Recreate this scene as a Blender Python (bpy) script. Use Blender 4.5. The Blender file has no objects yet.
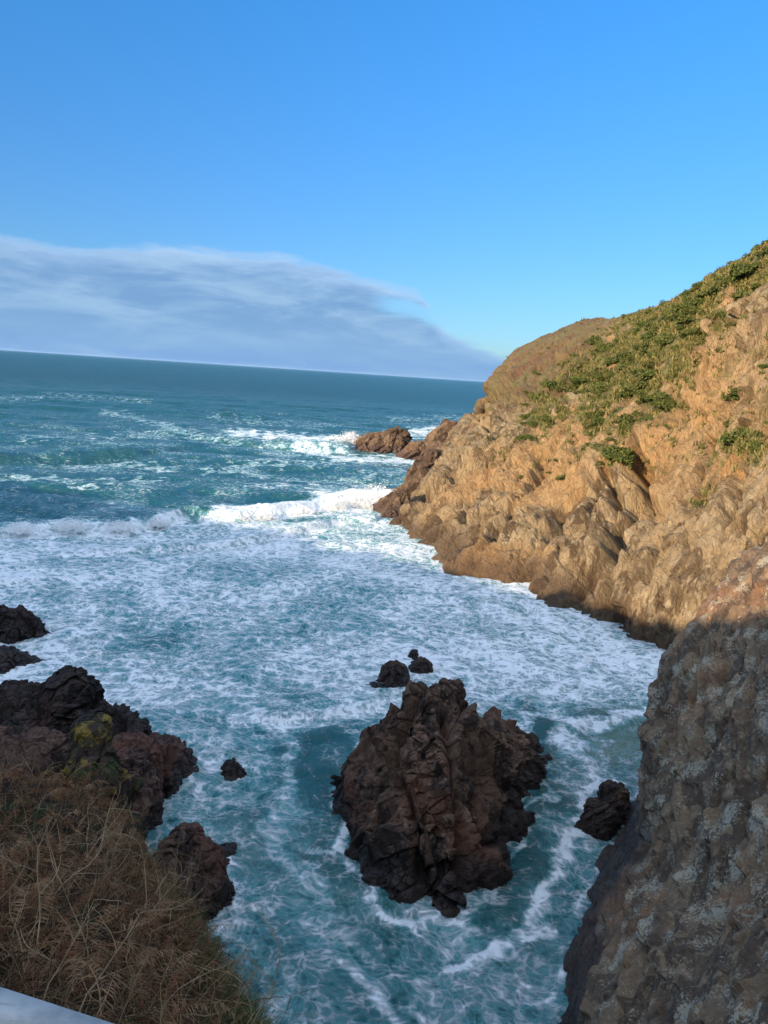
import bpy, math, random
import numpy as np
f32 = np.float32
random.seed(7)
R = math.radians
scene = bpy.context.scene
COL = scene.collection

# ------------------------------------------------------------------ camera
W, H, F = 768, 1024, 768.0
CZ = 18.0
PITCH, ROLL = R(10.1), R(3.76)
fwd = np.array([0, math.cos(PITCH), -math.sin(PITCH)])
up0 = np.array([0, math.sin(PITCH), math.cos(PITCH)])
rx = np.array([1.0, 0, 0])
right = rx * math.cos(ROLL) + up0 * math.sin(ROLL)
up = -rx * math.sin(ROLL) + up0 * math.cos(ROLL)
CAM = np.array([0, 0, CZ])

def ray(px, py):
    return fwd * F + right * (px - W / 2) + up * (H / 2 - py)
def S(px, py, z=0.0):
    """world point at height z seen at photo position px, py"""
    d = ray(px, py)
    return CAM + d * ((z - CZ) / d[2])
def at(px, py, Y):
    d = ray(px, py)
    return CAM + d * (Y / d[1])
def project(P):
    q = P - CAM
    zf = q @ fwd
    return W / 2 + F * (q @ right) / zf, H / 2 - F * (q @ up) / zf, zf

cd = bpy.data.cameras.new('camera')
cam = bpy.data.objects.new('camera', cd)
COL.objects.link(cam)
cd.sensor_fit = 'VERTICAL'
cd.sensor_height = 36.0
cd.lens = 36.0 * F / H
cd.clip_start = 0.05
cd.clip_end = 80000
from mathutils import Matrix, Vector
m = Matrix((
    (right[0], up[0], -fwd[0], CAM[0]),
    (right[1], up[1], -fwd[1], CAM[1]),
    (right[2], up[2], -fwd[2], CAM[2]),
    (0, 0, 0, 1)))
cam.matrix_world = m
scene.camera = cam

# ------------------------------------------------------------------ noise
def _h(ix, iy, iz, s):
    n = (ix.astype(np.uint32) * np.uint32(374761393) + iy.astype(np.uint32) * np.uint32(668265263)
         + iz.astype(np.uint32) * np.uint32(2147483647 - 5) * np.uint32(3) + np.uint32((s * 974634777 + 12345) & 0xffffffff))
    n = (n ^ (n >> np.uint32(13))) * np.uint32(1274126177)
    n = (n ^ (n >> np.uint32(16))) * np.uint32(2246822519)
    return n ^ (n >> np.uint32(13))
def _u(n, k):
    return ((n >> np.uint32(k)) & np.uint32(1023)).astype(f32) * f32(1 / 1023.0)

def perlin(p, s=0):
    p = p.astype(f32)
    i = np.floor(p)
    f = p - i
    i = i.astype(np.int64)
    u = f * f * f * (f * (f * 6 - 15) + 10)
    out = 0
    for dx in (0, 1):
        wx = u[..., 0] if dx else 1 - u[..., 0]
        for dy in (0, 1):
            wy = u[..., 1] if dy else 1 - u[..., 1]
            for dz in (0, 1):
                wz = u[..., 2] if dz else 1 - u[..., 2]
                n = _h(i[..., 0] + dx, i[..., 1] + dy, i[..., 2] + dz, s)
                g = (_u(n, 0) * 2 - 1) * (f[..., 0] - dx) + (_u(n, 10) * 2 - 1) * (f[..., 1] - dy) + (_u(n, 20) * 2 - 1) * (f[..., 2] - dz)
                out = out + g * wx * wy * wz
    return out * f32(1.4)

def fbm(p, s=0, o=4, lac=2.03, g=0.5):
    a, t = 1.0, 0
    q = p.astype(f32)
    for k in range(o):
        t = t + a * perlin(q, s + k * 17)
        q = q * f32(lac) + f32(7.3)
        a *= g
    return t

def facet(p, s=0, tilt=1.0):
    """broken-block noise: every Voronoi cell has its own level and tilt; also returns F2-F1"""
    p = p.astype(f32)
    shp = p.shape[:-1]
    p = p.reshape(-1, 3)
    out = np.empty(len(p), f32)
    edge = np.empty(len(p), f32)
    for a in range(0, len(p), 200000):
        q = p[a:a + 200000]
        i = np.floor(q - f32(.5)).astype(np.int64)
        F1 = np.full(len(q), 9e9, f32)
        F2 = F1.copy()
        V = np.zeros(len(q), f32)
        for dx in (0, 1):
            for dy in (0, 1):
                for dz in (0, 1):
                    cx, cy, cz = i[:, 0] + dx, i[:, 1] + dy, i[:, 2] + dz
                    n = _h(cx, cy, cz, s)
                    n2 = _h(cx, cy, cz, s + 91)
                    ex = q[:, 0] - (cx + f32(.5) + (_u(n, 0) - f32(.5)) * f32(.8))
                    ey = q[:, 1] - (cy + f32(.5) + (_u(n, 10) - f32(.5)) * f32(.8))
                    ez = q[:, 2] - (cz + f32(.5) + (_u(n, 20) - f32(.5)) * f32(.8))
                    d = ex * ex + ey * ey + ez * ez
                    v = (_u(n, 5) - f32(.5)) + f32(tilt) * ((_u(n2, 0) - f32(.5)) * ex + (_u(n2, 10) - f32(.5)) * ey + (_u(n2, 20) - f32(.5)) * ez) * 2
                    c = d < F1
                    F2 = np.where(c, F1, np.minimum(F2, d))
                    V = np.where(c, v, V)
                    F1 = np.where(c, d, F1)
        out[a:a + 200000] = V
        edge[a:a + 200000] = np.sqrt(F2) - np.sqrt(F1)
    return out.reshape(shp), edge.reshape(shp)

def rotm(ax, ay, az):
    from mathutils import Euler
    return np.array(Euler((R(ax), R(ay), R(az))).to_matrix())

def rock_disp(P, sizes, amp=.3, rot=(20, 35, 15), stretch=(1, 1, 2.2), seed=0, crack=.12, tilt=1.0, oct_amp=None):
    M = rotm(*rot) if isinstance(rot, tuple) else rot
    Q = (P @ M) / np.array(stretch)
    D = 0
    for k, sz in enumerate(sizes):
        q = Q / sz
        if k < 2:
            q = q + .22 * np.stack([perlin(q * .8, seed + 1), perlin(q * .8, seed + 2), perlin(q * .8, seed + 3)], -1)
        v, e = facet(q, seed + 31 * k, tilt)
        D = D + v * sz * amp * (oct_amp[k] if oct_amp is not None else 1) - crack * sz * np.exp(-e * 14)
    return D

def nrm(v):
    v = np.array(v, float)
    return v / np.linalg.norm(v)

def bed_frame(t1, ns, lean=.5):
    """axes of the bedding: t1 runs along the layers on the surface, ns is the surface normal"""
    t1 = nrm(t1); ns = nrm(ns)
    e3 = nrm(np.cross(ns, t1) + lean * ns)
    e3 = nrm(e3 - t1 * (e3 @ t1))
    e2 = np.cross(e3, t1)
    return np.stack([e2, e3, t1], 1)

def soften(D, n=2, wrap=False):
    for _ in range(n):
        for ax in (0, 1):
            if ax == 0 and wrap:
                a, b = np.roll(D, 1, 0), np.roll(D, -1, 0)
            else:
                a = np.concatenate([D.take([0], ax), D.take(range(D.shape[ax] - 1), ax)], ax)
                b = np.concatenate([D.take(range(1, D.shape[ax]), ax), D.take([-1], ax)], ax)
            D = .25 * a + .5 * D + .25 * b
    return D

def strata(P, M, per, seed, warp=.5, wl=6.0):
    """stepped edges of tilted rock layers, each layer standing out by its own amount"""
    t = (P @ M[:, 1]) / per + warp * perlin(P / (per * wl), seed) + .25 * warp * perlin(P / (per * 1.7), seed + 5)
    k = np.floor(t)
    f = t - k
    al = (P @ M[:, 2]) / (per * 4)
    zz = np.zeros(t.shape)
    lv = lambda kk: perlin(np.stack([al + kk * 3.71, kk * 5.37 + .5, zz + .5], -1), seed)
    b = sstep(.62, 1, f)
    saw = np.where(f < .65, f / .65, (1 - f) / .35) - .5
    return per * (.55 * saw + 1.3 * (lv(k) * (1 - b) + lv(k + 1) * b))

def sstep(a, b, x):
    t = np.clip((x - a) / (b - a), 0, 1)
    return t * t * (3 - 2 * t)

# ------------------------------------------------------------------ mesh helpers
def mesh_obj(name, V, Fq, mat, parent=None, attrs=None, smooth=False, tri=False):
    V = np.ascontiguousarray(V.reshape(-1, 3), dtype=f32)
    Fq = np.ascontiguousarray(Fq, dtype=np.int32)
    k = Fq.shape[1]
    me = bpy.data.meshes.new(name)
    me.vertices.add(len(V))
    me.vertices.foreach_set('co', V.ravel())
    me.loops.add(Fq.size)
    me.loops.foreach_set('vertex_index', Fq.ravel())
    me.polygons.add(len(Fq))
    me.polygons.foreach_set('loop_start', np.arange(0, Fq.size, k, dtype=np.int32))
    me.polygons.foreach_set('loop_total', np.full(len(Fq), k, np.int32))
    me.polygons.foreach_set('use_smooth', np.full(len(Fq), smooth))
    me.update(calc_edges=True)
    for n, a in (attrs or {}).items():
        at_ = me.attributes.new(n, 'FLOAT', 'POINT')
        at_.data.foreach_set('value', np.ascontiguousarray(a, dtype=f32).ravel())
    me.materials.append(mat)
    o = bpy.data.objects.new(name, me)
    COL.objects.link(o)
    if parent:
        o.parent = parent
    return o

def grid_faces(nu, nv, wrap=False):
    i = np.arange(nu if wrap else nu - 1)[:, None]
    j = np.arange(nv - 1)[None, :]
    a = i * nv + j
    b = ((i + 1) % nu) * nv + j
    return np.stack([a, b, b + 1, a + 1], -1).reshape(-1, 4)

def grid_normals(P, wrap=False):
    du = (np.roll(P, -1, 0) - np.roll(P, 1, 0)) if wrap else np.gradient(P, axis=0)
    dv = np.gradient(P, axis=1)
    n = np.cross(du, dv)
    return n / (np.linalg.norm(n, axis=-1, keepdims=True) + 1e-9)

def catmull(C, t):
    """C (n, ...), t in 0..n-1"""
    n = len(C)
    i = np.clip(np.floor(t).astype(int), 0, n - 2)
    f = (t - i).reshape((-1,) + (1,) * (C.ndim - 1))
    Ce = np.concatenate([2 * C[:1] - C[1:2], C, 2 * C[-1:] - C[-2:-1]])
    a, b, c, d = Ce[i], Ce[i + 1], Ce[i + 2], Ce[i + 3]
    return b + .5 * f * (c - a + f * (2 * a - 5 * b + 4 * c - d + f * (3 * (b - c) + d - a)))

def patch(C, nu, nv, tu=None, tv=None):
    C = np.array(C, float)
    tu = np.linspace(0, C.shape[0] - 1, nu) if tu is None else tu
    tv = np.linspace(0, C.shape[1] - 1, nv) if tv is None else tv
    A = catmull(C, tu)
    B = catmull(np.swapaxes(A, 0, 1), tv)
    return np.swapaxes(B, 0, 1)

def tag(o, label=None, cat=None, group=None, kind=None):
    if label: o['label'] = label
    if cat: o['category'] = cat
    if group: o['group'] = group
    if kind: o['kind'] = kind
    return o

# ------------------------------------------------------------------ node helper
class NT:
    def __init__(self, name):
        self.m = bpy.data.materials.new(name)
        self.m.use_nodes = True
        self.t = self.m.node_tree
        self.t.nodes.clear()
        self.out = self.t.nodes.new('ShaderNodeOutputMaterial')
        self.pos = self.n('ShaderNodeNewGeometry').outputs['Position']
    def n(self, typ, ins=None, **kw):
        nd = self.t.nodes.new(typ)
        for k, v in kw.items():
            setattr(nd, k, v)
        for k, v in (ins or {}).items():
            self.put(nd.inputs[k], v)
        return nd
    def put(self, sock, v):
        if isinstance(v, bpy.types.NodeSocket):
            self.t.links.new(v, sock)
        elif v is not None:
            sock.default_value = v
    def math(self, op, a, b=None, c=None, clamp=False):
        nd = self.t.nodes.new('ShaderNodeMath')
        nd.operation = op
        nd.use_clamp = clamp
        for s, v in zip(nd.inputs, (a, b, c)):
            self.put(s, v)
        return nd.outputs[0]
    def mix(self, f, a, b, blend='MIX'):  # colour mix, unclamped
        nd = self.t.nodes.new('ShaderNodeMix')
        nd.data_type = 'RGBA'
        nd.blend_type = blend
        self.put(nd.inputs[0], f)
        for s, v in ((nd.inputs[6], a), (nd.inputs[7], b)):
            self.put(s, (*v, 1) if isinstance(v, tuple) and len(v) == 3 else v)
        return nd.outputs[2]
    def vec(self, scale, rot=(0, 0, 0), src=None):
        nd = self.n('ShaderNodeMapping', {'Vector': src or self.pos, 'Rotation': tuple(R(a) for a in rot), 'Scale': scale})
        return nd.outputs[0]
    dim = '3D'
    def noise(self, vec, scale, detail=4, rough=.55, dist=0, out=0):
        return self.n('ShaderNodeTexNoise', noise_dimensions=self.dim, ins={'Vector': vec, 'Scale': scale, 'Detail': detail, 'Roughness': rough, 'Distortion': dist}).outputs[out]
    def voro(self, vec, scale, feature='DISTANCE_TO_EDGE', out='Distance', rnd=1):
        return self.n('ShaderNodeTexVoronoi', {'Vector': vec, 'Scale': scale, 'Randomness': rnd}, feature=feature, voronoi_dimensions=self.dim).outputs[out]
    def ss(self, a, b, x):
        nd = self.n('ShaderNodeMapRange', {'Value': x, 'From Min': a, 'From Max': b}, interpolation_type='SMOOTHSTEP')
        return nd.outputs[0]
    def attr(self, name):
        return self.n('ShaderNodeAttribute', attribute_name=name).outputs['Fac']
    def z(self):
        return self.n('ShaderNodeSeparateXYZ', {0: self.pos}).outputs[2]
    def bump(self, h, strength, dist, normal=None):
        return self.n('ShaderNodeBump', {'Height': h, 'Strength': strength, 'Distance': dist, 'Normal': normal}).outputs[0]
    def bsdf(self, col, rough=.8, normal=None, spec=.3, **kw):
        nd = self.n('ShaderNodeBsdfPrincipled', {'Base Color': (*col, 1) if isinstance(col, tuple) and len(col) == 3 else col, 'Roughness': rough, 'Normal': normal, 'Specular IOR Level': spec})
        for k, v in kw.items():
            self.put(nd.inputs[k], v)
        self.t.links.new(nd.outputs[0], self.out.inputs[0])
        return nd

def warp(n, vec, scale, amount):
    nz = n.noise(vec, scale, 2, .5, out=1)
    a = n.n('ShaderNodeVectorMath', {0: nz, 1: (.5, .5, .5)}, operation='SUBTRACT').outputs[0]
    b = n.n('ShaderNodeVectorMath', {0: a, 3: amount}, operation='SCALE').outputs[0]
    return n.n('ShaderNodeVectorMath', {0: vec, 1: b}, operation='ADD').outputs[0]

# ------------------------------------------------------------------ rock materials
def rock_mat(name, c_dark, c_mid, c_light, c_red, unit=1.0, lichen=0.0, yellow=0.0, tide=1.2, tide_col=(.018, .013, .012), green=0.0, rot=(20, 35, 15)):
    n = NT(name)
    u = 1 / unit
    v = n.vec((u, u, u * .45), rot)
    vw = warp(n, v, 1.2, .22)
    big = n.noise(vw, .35, 5, .6)
    mid = n.noise(vw, 1.6, 6, .65)
    fine = n.noise(v, 9, 6, .7)
    blk = n.voro(vw, 1.4, 'F1', 'Color')
    blk = n.n('ShaderNodeSeparateColor', {0: blk}).outputs[0]
    f1 = n.math('ADD', n.math('MULTIPLY', mid, .6), n.math('MULTIPLY', blk, .4))
    col = n.mix(n.ss(.36, .62, f1), c_dark, c_mid)
    col = n.mix(n.ss(.5, .72, n.noise(vw, 3.2, 6, .7)), col, c_light)
    col = n.mix(n.math('MULTIPLY', n.ss(.5, .66, big), .75), col, c_red)
    col = n.mix(n.ss(.35, .7, fine), col, n.mix(1.0, col, (.72, .72, .72), 'MULTIPLY'))
    if lichen > 0:
        lv = warp(n, n.vec((1, 1, 1)), 1.2, .5)
        a = n.noise(lv, 1.1, 3, .5)
        b = n.noise(lv, 13, 6, .78)
        lm = n.math('ADD', n.math('MULTIPLY', a, .45), n.math('MULTIPLY', b, .55))
        lm = n.ss(.575 - lichen * .06, .60 - lichen * .05, lm)
        hz = n.ss(1.5, 5.0, n.math('ADD', n.z(), n.math('MULTIPLY', a, 4.0)))
        lm = n.math('MULTIPLY', lm, hz)
        col = n.mix(n.math('MULTIPLY', lm, .85), col, n.mix(fine, (.24, .21, .15), (.50, .46, .35)))
    if yellow > 0:
        ym = n.ss(.60 - yellow * .1, .66 - yellow * .1, n.noise(n.vec((1, 1, 1)), 1.7, 6, .7))
        ym = n.math('MULTIPLY', ym, n.ss(2.5, 6, n.z()))
        col = n.mix(n.math('MULTIPLY', ym, .8), col, (.22, .15, .025))
    if green > 0:
        gm = n.ss(.58 - green * .15, .66 - green * .15, n.noise(n.vec((1, 1, 1)), 2.3, 6, .7))
        col = n.mix(n.math('MULTIPLY', gm, .9), col, (.035, .05, .012))
    zz = n.math('ADD', n.z(), n.math('MULTIPLY', n.math('SUBTRACT', n.noise(n.vec((1, 1, 1)), .35, 4, .6), .5), 2.4 * max(.5, tide * .5)))
    wet = n.math('SUBTRACT', 1.0, n.ss(tide * .5, tide * 1.25, zz))
    col = n.mix(n.math('MULTIPLY', wet, .85), col, tide_col)
    def cell(sc):
        return n.n('ShaderNodeSeparateColor', {0: n.voro(vw, sc, 'F1', 'Color')}).outputs[1]
    h = n.math('ADD', n.math('MULTIPLY', cell(2.8), .55), n.math('MULTIPLY', cell(7.0), .28))
    h = n.math('ADD', h, n.math('MULTIPLY', n.noise(v, 3.0, 6, .72), .8))
    nr = n.bump(h, 1.0, .16 * unit)
    rough = n.math('SUBTRACT', .88, n.math('MULTIPLY', wet, .5))
    n.bsdf(col, rough, nr, .35)
    return n.m

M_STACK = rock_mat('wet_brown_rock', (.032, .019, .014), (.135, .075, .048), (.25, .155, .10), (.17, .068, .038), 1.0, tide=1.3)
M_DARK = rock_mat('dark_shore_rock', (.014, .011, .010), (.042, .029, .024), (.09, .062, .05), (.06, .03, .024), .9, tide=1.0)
M_SLAB = rock_mat('red_brown_slab_rock', (.03, .017, .014), (.10, .054, .038), (.18, .11, .078), (.13, .052, .034), .9, tide=1.0)
M_MOSSY = rock_mat('mossy_rock', (.018, .014, .011), (.04, .03, .02), (.07, .055, .035), (.05, .03, .02), .8, yellow=.9, green=.35, tide=1)
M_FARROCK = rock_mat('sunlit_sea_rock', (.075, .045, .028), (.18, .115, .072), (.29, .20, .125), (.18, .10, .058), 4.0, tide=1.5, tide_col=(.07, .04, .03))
M_WALL = rock_mat('lichen_rock_wall', (.10, .066, .042), (.215, .142, .083), (.34, .245, .15), (.27, .13, .058), 1.0, lichen=.62, tide=2.3, tide_col=(.014, .011, .011), rot=(25, -40, 20))

# ------------------------------------------------------------------ headland (the sunlit cliff)
def headland():
    st = [  # waterline px,py ; skyline px,py,Y
        ((472, 416), (487, 403, 300)),
        ((466, 430), (495, 384, 285)),
        ((462, 446), (503, 367, 262)),
        ((432, 470), (516, 350, 235)),
        ((392, 512), (548, 335, 205)),
        ((424, 545), (582, 322, 172)),
        ((478, 576), (618, 318, 146)),
        ((540, 601), (652, 312, 124)),
        ((604, 626), (688, 296, 106)),
        ((670, 652), (726, 273, 92)),
        ((735, 676), (772, 248, 80)),
        ((810, 690), (840, 212, 72)),
        ((900, 700), (940, 160, 64)),
        ((1010, 705), (1080, 90, 56)),
    ]
    vs = [0, .14, .3, .5, .72, 1.0]
    C = []
    for (b, t) in st:
        B = S(*b)
        row = [B + np.array([-2.0, -2.5, -5.0]) * (B[1] / 80), B]
        for v in vs[1:]:
            px = b[0] + (t[0] - b[0]) * v
            py = b[1] + (t[1] - b[1]) * v
            Y = B[1] + (t[2] - B[1]) * v ** 1.75
            row.append(at(px, py, Y))
        T = row[-1]
        row.append(T + np.array([8, 22, .5]))
        row.append(T + np.array([30, 70, 3]))
        C.append(row)
    nu, nv = 1150, 760
    ncv = len(C[0])
    tu = np.linspace(0, len(C) - 1, nu)
    tv = np.concatenate([np.linspace(0, 1, 30, endpoint=False), np.linspace(1, 6, 640, endpoint=False), np.linspace(6, ncv - 1, nv - 670)])
    P = patch(C, nu, nv, tu, tv)
    N = grid_normals(P)
    if N[nu // 2, nv // 2, 0] > 0: N = -N
    PX, PY, _ = project(P)
    sc = np.clip(P[..., 1] / 90, .7, 2.2)[..., None]
    # broad shape
    D = fbm(P / 22.0, 3, 3) * 2.0
    # buttresses and gullies running down the face
    Q = P @ rotm(0, 0, 25)
    D = D + 1.1 * (fbm(np.stack([Q[..., 0] / 6, Q[..., 1] / 6, P[..., 2] / 26], -1), 9, 3))
    veg = vegmask(PX, PY, P)
    hard = 1 - .7 * veg
    MB_ = bed_frame(at(585, 430, 88) - at(490, 545, 76), N[nu // 2, nv // 2], .6)
    bd = strata(P, MB_, 2.6, 401) * .22 + strata(P, MB_, 1.1, 402) * .28 + strata(P, MB_, .5, 403) * .36
    D = D + bd * hard * (.5 + sstep(-.2, .4, fbm(P / 7, 404, 2)))
    rd = rock_disp(P, [6.0, 2.6, 1.1, .45], .27, rot=MB_, stretch=(1, .7, 2.2), seed=5, crack=.08, oct_amp=(.55, .7, 1.3, 1.8))
    D = D + rd * hard * np.clip(.4 + sc[..., 0] * .6, .8, 1.4)
    # columnar fluting upper right
    fl = sstep(670, 705, PX) * (1 - sstep(410, 440, PY)) * sstep(285, 310, PY - (768 - PX) * .35)
    fz, _ = facet(np.stack([P[..., 0] / 1.5, P[..., 1] / 1.5, P[..., 2] / 9], -1), 77)
    D = D + fl * fz * 1.6
    # gullies and clefts
    def cleft(pts, w, depth):
        nonlocal D
        pts = np.array(pts, float)
        best = np.full(PX.shape, 1e9)
        for a, b in zip(pts[:-1], pts[1:]):
            ab = b - a
            t = np.clip(((PX - a[0]) * ab[0] + (PY - a[1]) * ab[1]) / (ab @ ab), 0, 1)
            d = np.hypot(PX - a[0] - t * ab[0], PY - a[1] - t * ab[1])
            best = np.minimum(best, d)
        wob = 1 + .8 * perlin(P / 2.0, 55)
        D = D - 1.15 * depth * np.exp(-(best / (1.6 * w * wob.clip(.3, 2))) ** 2)
    cleft([(628, 448), (635, 470), (630, 492), (618, 512), (612, 530)], 5, 7.5)
    cleft([(612, 530), (603, 570), (598, 600)], 4, 2.0)
    cleft([(600, 462), (607, 492), (600, 512)], 2.5, 2.4)
    cleft([(590, 470), (584, 500)], 2.2, 1.8)
    cleft([(700, 430), (690, 470), (700, 500)], 2.5, 2.0)
    cleft([(735, 470), (728, 520)], 2.5, 2.0)
    cleft([(655, 540), (648, 580)], 2.5, 2.0)
    cleft([(540, 455), (528, 480)], 2.2, 1.8)
    cleft([(470, 500), (462, 520)], 2.2, 2.0)
    cleft([(560, 497), (552, 512), (546, 525)], 3.5, 3.2)
    cleft([(507, 510), (498, 522), (488, 535)], 2.5, 2.0)
    cleft([(478, 536), (466, 552)], 3, 2.0)
    cleft([(484, 402), (480, 412)], 5, 9)
    cleft([(452, 478), (468, 470), (440, 486), (420, 492)], 3, 4)
    cleft([(604, 376), (600, 400)], 3, 3.0)
    cleft([(724, 300), (716, 345)], 3, 2.5)
    cleft([(700, 330), (694, 372)], 2.5, 2.0)
    cleft([(752, 360), (744, 410)], 3, 2.0)
    cleft([(668, 420), (676, 400)], 3, 2.2)
    cleft([(648, 505), (655, 498)], 3, 2.5)
    cleft([(520, 570), (512, 592)], 3, 1.8)
    cleft([(580, 560), (570, 590)], 3, 1.8)
    # outcrop ridge of bare rock separating the brown shoulder from the green slope
    rid = np.exp(-(((PX - (602 - (PY - 325) * .55)) / 9) ** 2)) * sstep(318, 328, PY) * (1 - sstep(400, 430, PY))
    D = D + rid * (1.2 + 1.8 * rd / 2)
    D = D * sstep(-.2, .6, tv)[None, :] * (1 - .75 * sstep(5.3, 5.9, tv) )[None, :] * (.32 + .68 * sstep(.8, 3.4, tu))[:, None]
    D = soften(D, 1)
    P2 = P + N * D[..., None]
    PX, PY, _ = project(P2)
    shoulder = (1 - sstep(-10, 12, PX - (606 - (PY - 325) * .60))) * (1 - sstep(395, 415, PY))
    orange = np.clip(sstep(.05, .45, fbm(P2 / 14, 21, 3)) * .8 + np.exp(-((PX - 652) / 28) ** 2 - ((PY - 450) / 45) ** 2) + .9 * np.exp(-((PX - 700) / 40) ** 2 - ((PY - 400) / 70) ** 2), 0, 1)
    global HEAD
    HEAD = dict(P=P2, N=grid_normals(P2), PX=PX, PY=PY, veg=veg)
    if HEAD['N'][nu // 2, nv // 2, 0] > 0: HEAD['N'] = -HEAD['N']
    # material
    n = NT('headland_rock')
    v = n.vec((.3, .3, .11), (15, 38, -20))
    vw = warp(n, v, 1.2, .22)
    mid = n.noise(vw, 1.7, 6, .68)
    blk = n.n('ShaderNodeSeparateColor', {0: n.voro(vw, 2.2, 'F1', 'Color')}).outputs[0]
    f1 = n.math('ADD', n.math('MULTIPLY', mid, .7), n.math('MULTIPLY', blk, .3))
    col = n.mix(n.ss(.34, .6, f1), (.14, .09, .048), (.41, .29, .16))
    col = n.mix(n.ss(.48, .68, n.noise(vw, 3.7, 5, .7)), col, (.52, .40, .245))
    col = n.mix(n.math('MULTIPLY', n.attr('orange'), .8), col, n.mix(mid, (.44, .235, .09), (.60, .37, .165)))
    # thin dark joints
    e = n.voro(warp(n, n.vec((.35, .35, .16), (15, 38, -20)), 1.5, .3), 2.4)
    col = n.mix(n.math('MULTIPLY', n.math('SUBTRACT', 1, n.ss(0, .05, e)), .35), col, (.09, .055, .035))
    # scattered thin turf on the rock
    pn = n.noise(n.vec((1, 1, 1)), .42, 5, .72)
    g2 = n.ss(.52, .60, n.math('ADD', pn, n.math('MULTIPLY', n.attr('veg'), .0)))
    thin = n.math('MULTIPLY', g2, n.math('MULTIPLY', n.ss(6, 12, n.z()), .45))
    col = n.mix(thin, col, (.15, .13, .05))
    # vegetated slope
    vn = n.noise(n.vec((1, 1, 1)), .9, 5, .7)
    gcol = n.mix(n.ss(.35, .6, vn), (.085, .095, .026), (.24, .21, .075))
    gcol = n.mix(n.ss(.5, .7, n.noise(n.vec((1, 1, 1)), .28, 5, .6)), gcol, (.21, .145, .065))
    vm = n.math('ADD', n.attr('veg'), n.math('MULTIPLY', n.math('SUBTRACT', n.noise(n.vec((1, 1, 1)), .40, 6, .7), .5), 2.8))
    col = n.mix(n.ss(.42, .62, vm), col, gcol)
    # far brown shoulder
    sn = n.noise(n.vec((1, 1, 1)), .12, 8, .65)
    scol = n.mix(n.ss(.35, .62, sn), (.20, .105, .055), (.20, .165, .07))
    scol = n.mix(n.ss(.58, .72, n.noise(n.vec((1, 1, 1)), .5, 7, .7)), scol, (.30, .22, .15))
    col = n.mix(n.math('MULTIPLY', n.attr('shoulder'), .9), col, scol)
    # tidal band, darker red brown
    zz = n.math('ADD', n.z(), n.math('MULTIPLY', n.math('SUBTRACT', n.noise(n.vec((1, 1, 1)), .12, 5, .6), .5), 5.5))
    wet = n.math('SUBTRACT', 1.0, n.ss(.6, 3.0, zz))
    col = n.mix(n.math('MULTIPLY', wet, .78), col, n.mix(mid, (.05, .032, .023), (.17, .105, .066)))
    c2 = n.n('ShaderNodeSeparateColor', {0: n.voro(vw, 5.0, 'F1', 'Color')}).outputs[1]
    h = n.math('ADD', n.noise(v, 4.0, 6, .75), n.math('MULTIPLY', blk, .35))
    h = n.math('ADD', h, n.math('MULTIPLY', c2, .25))
    nr = n.bump(h, 1.0, 1.3)
    n.bsdf(col, .88, nr, .2)
    o = mesh_obj('cliff_headland', P2, grid_faces(nu, nv), n.m, attrs={'veg': veg, 'orange': orange, 'shoulder': shoulder})
    tag(o, kind='structure')

def blobs(PX, PY, L):
    r = 0
    for (x, y, a, b, s) in L:
        r = np.maximum(r, s * np.exp(-(((PX - x) / a) ** 2 + ((PY - y) / b) ** 2) ** 1.3))
    return r

VEG = [(600, 395, 60, 18, .8), (640, 375, 50, 26, .85), (560, 400, 30, 20, .8), (620, 420, 40, 16, .75), (655, 350, 40, 30, .95), (700, 318, 40, 22, .9), (680, 440, 30, 10, .35), (540, 420, 16, 14, .8), (660, 328, 26, 22, 1), (700, 305, 30, 20, 1), (740, 278, 34, 18, 1), (768, 262, 30, 18, 1), (630, 345, 24, 18, 1), (610, 360, 26, 18, .9), (580, 385, 26, 14, .95), (550, 405, 22, 12, .9),
       (610, 400, 26, 14, .9), (650, 395, 22, 16, .95), (585, 372, 22, 16, .9), (690, 340, 14, 20, .9), (680, 325, 20, 20, .9), (565, 420, 10, 5, .7), (640, 365, 26, 22, .8), (590, 345, 16, 10, .5),
       (610, 452, 12, 10, .8), (545, 430, 8, 8, .8), (735, 438, 26, 12, .85), (755, 450, 16, 16, .7), (688, 495, 18, 10, .6), (700, 490, 22, 8, .5), (668, 345, 14, 25, .7)]
def vegmask(PX, PY, P):
    v = blobs(PX, PY, VEG)
    sky = 1 - sstep(0, 26, PY - np.interp(PX, [480, 548, 618, 652, 688, 726, 772, 940], [430, 335, 318, 312, 296, 273, 248, 160]))
    v = np.maximum(v, sky * sstep(600, 640, PX))
    n = fbm(P / 5.0, 41, 3)
    return np.clip(v + .45 * n * (v > .05), 0, 1)

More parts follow.
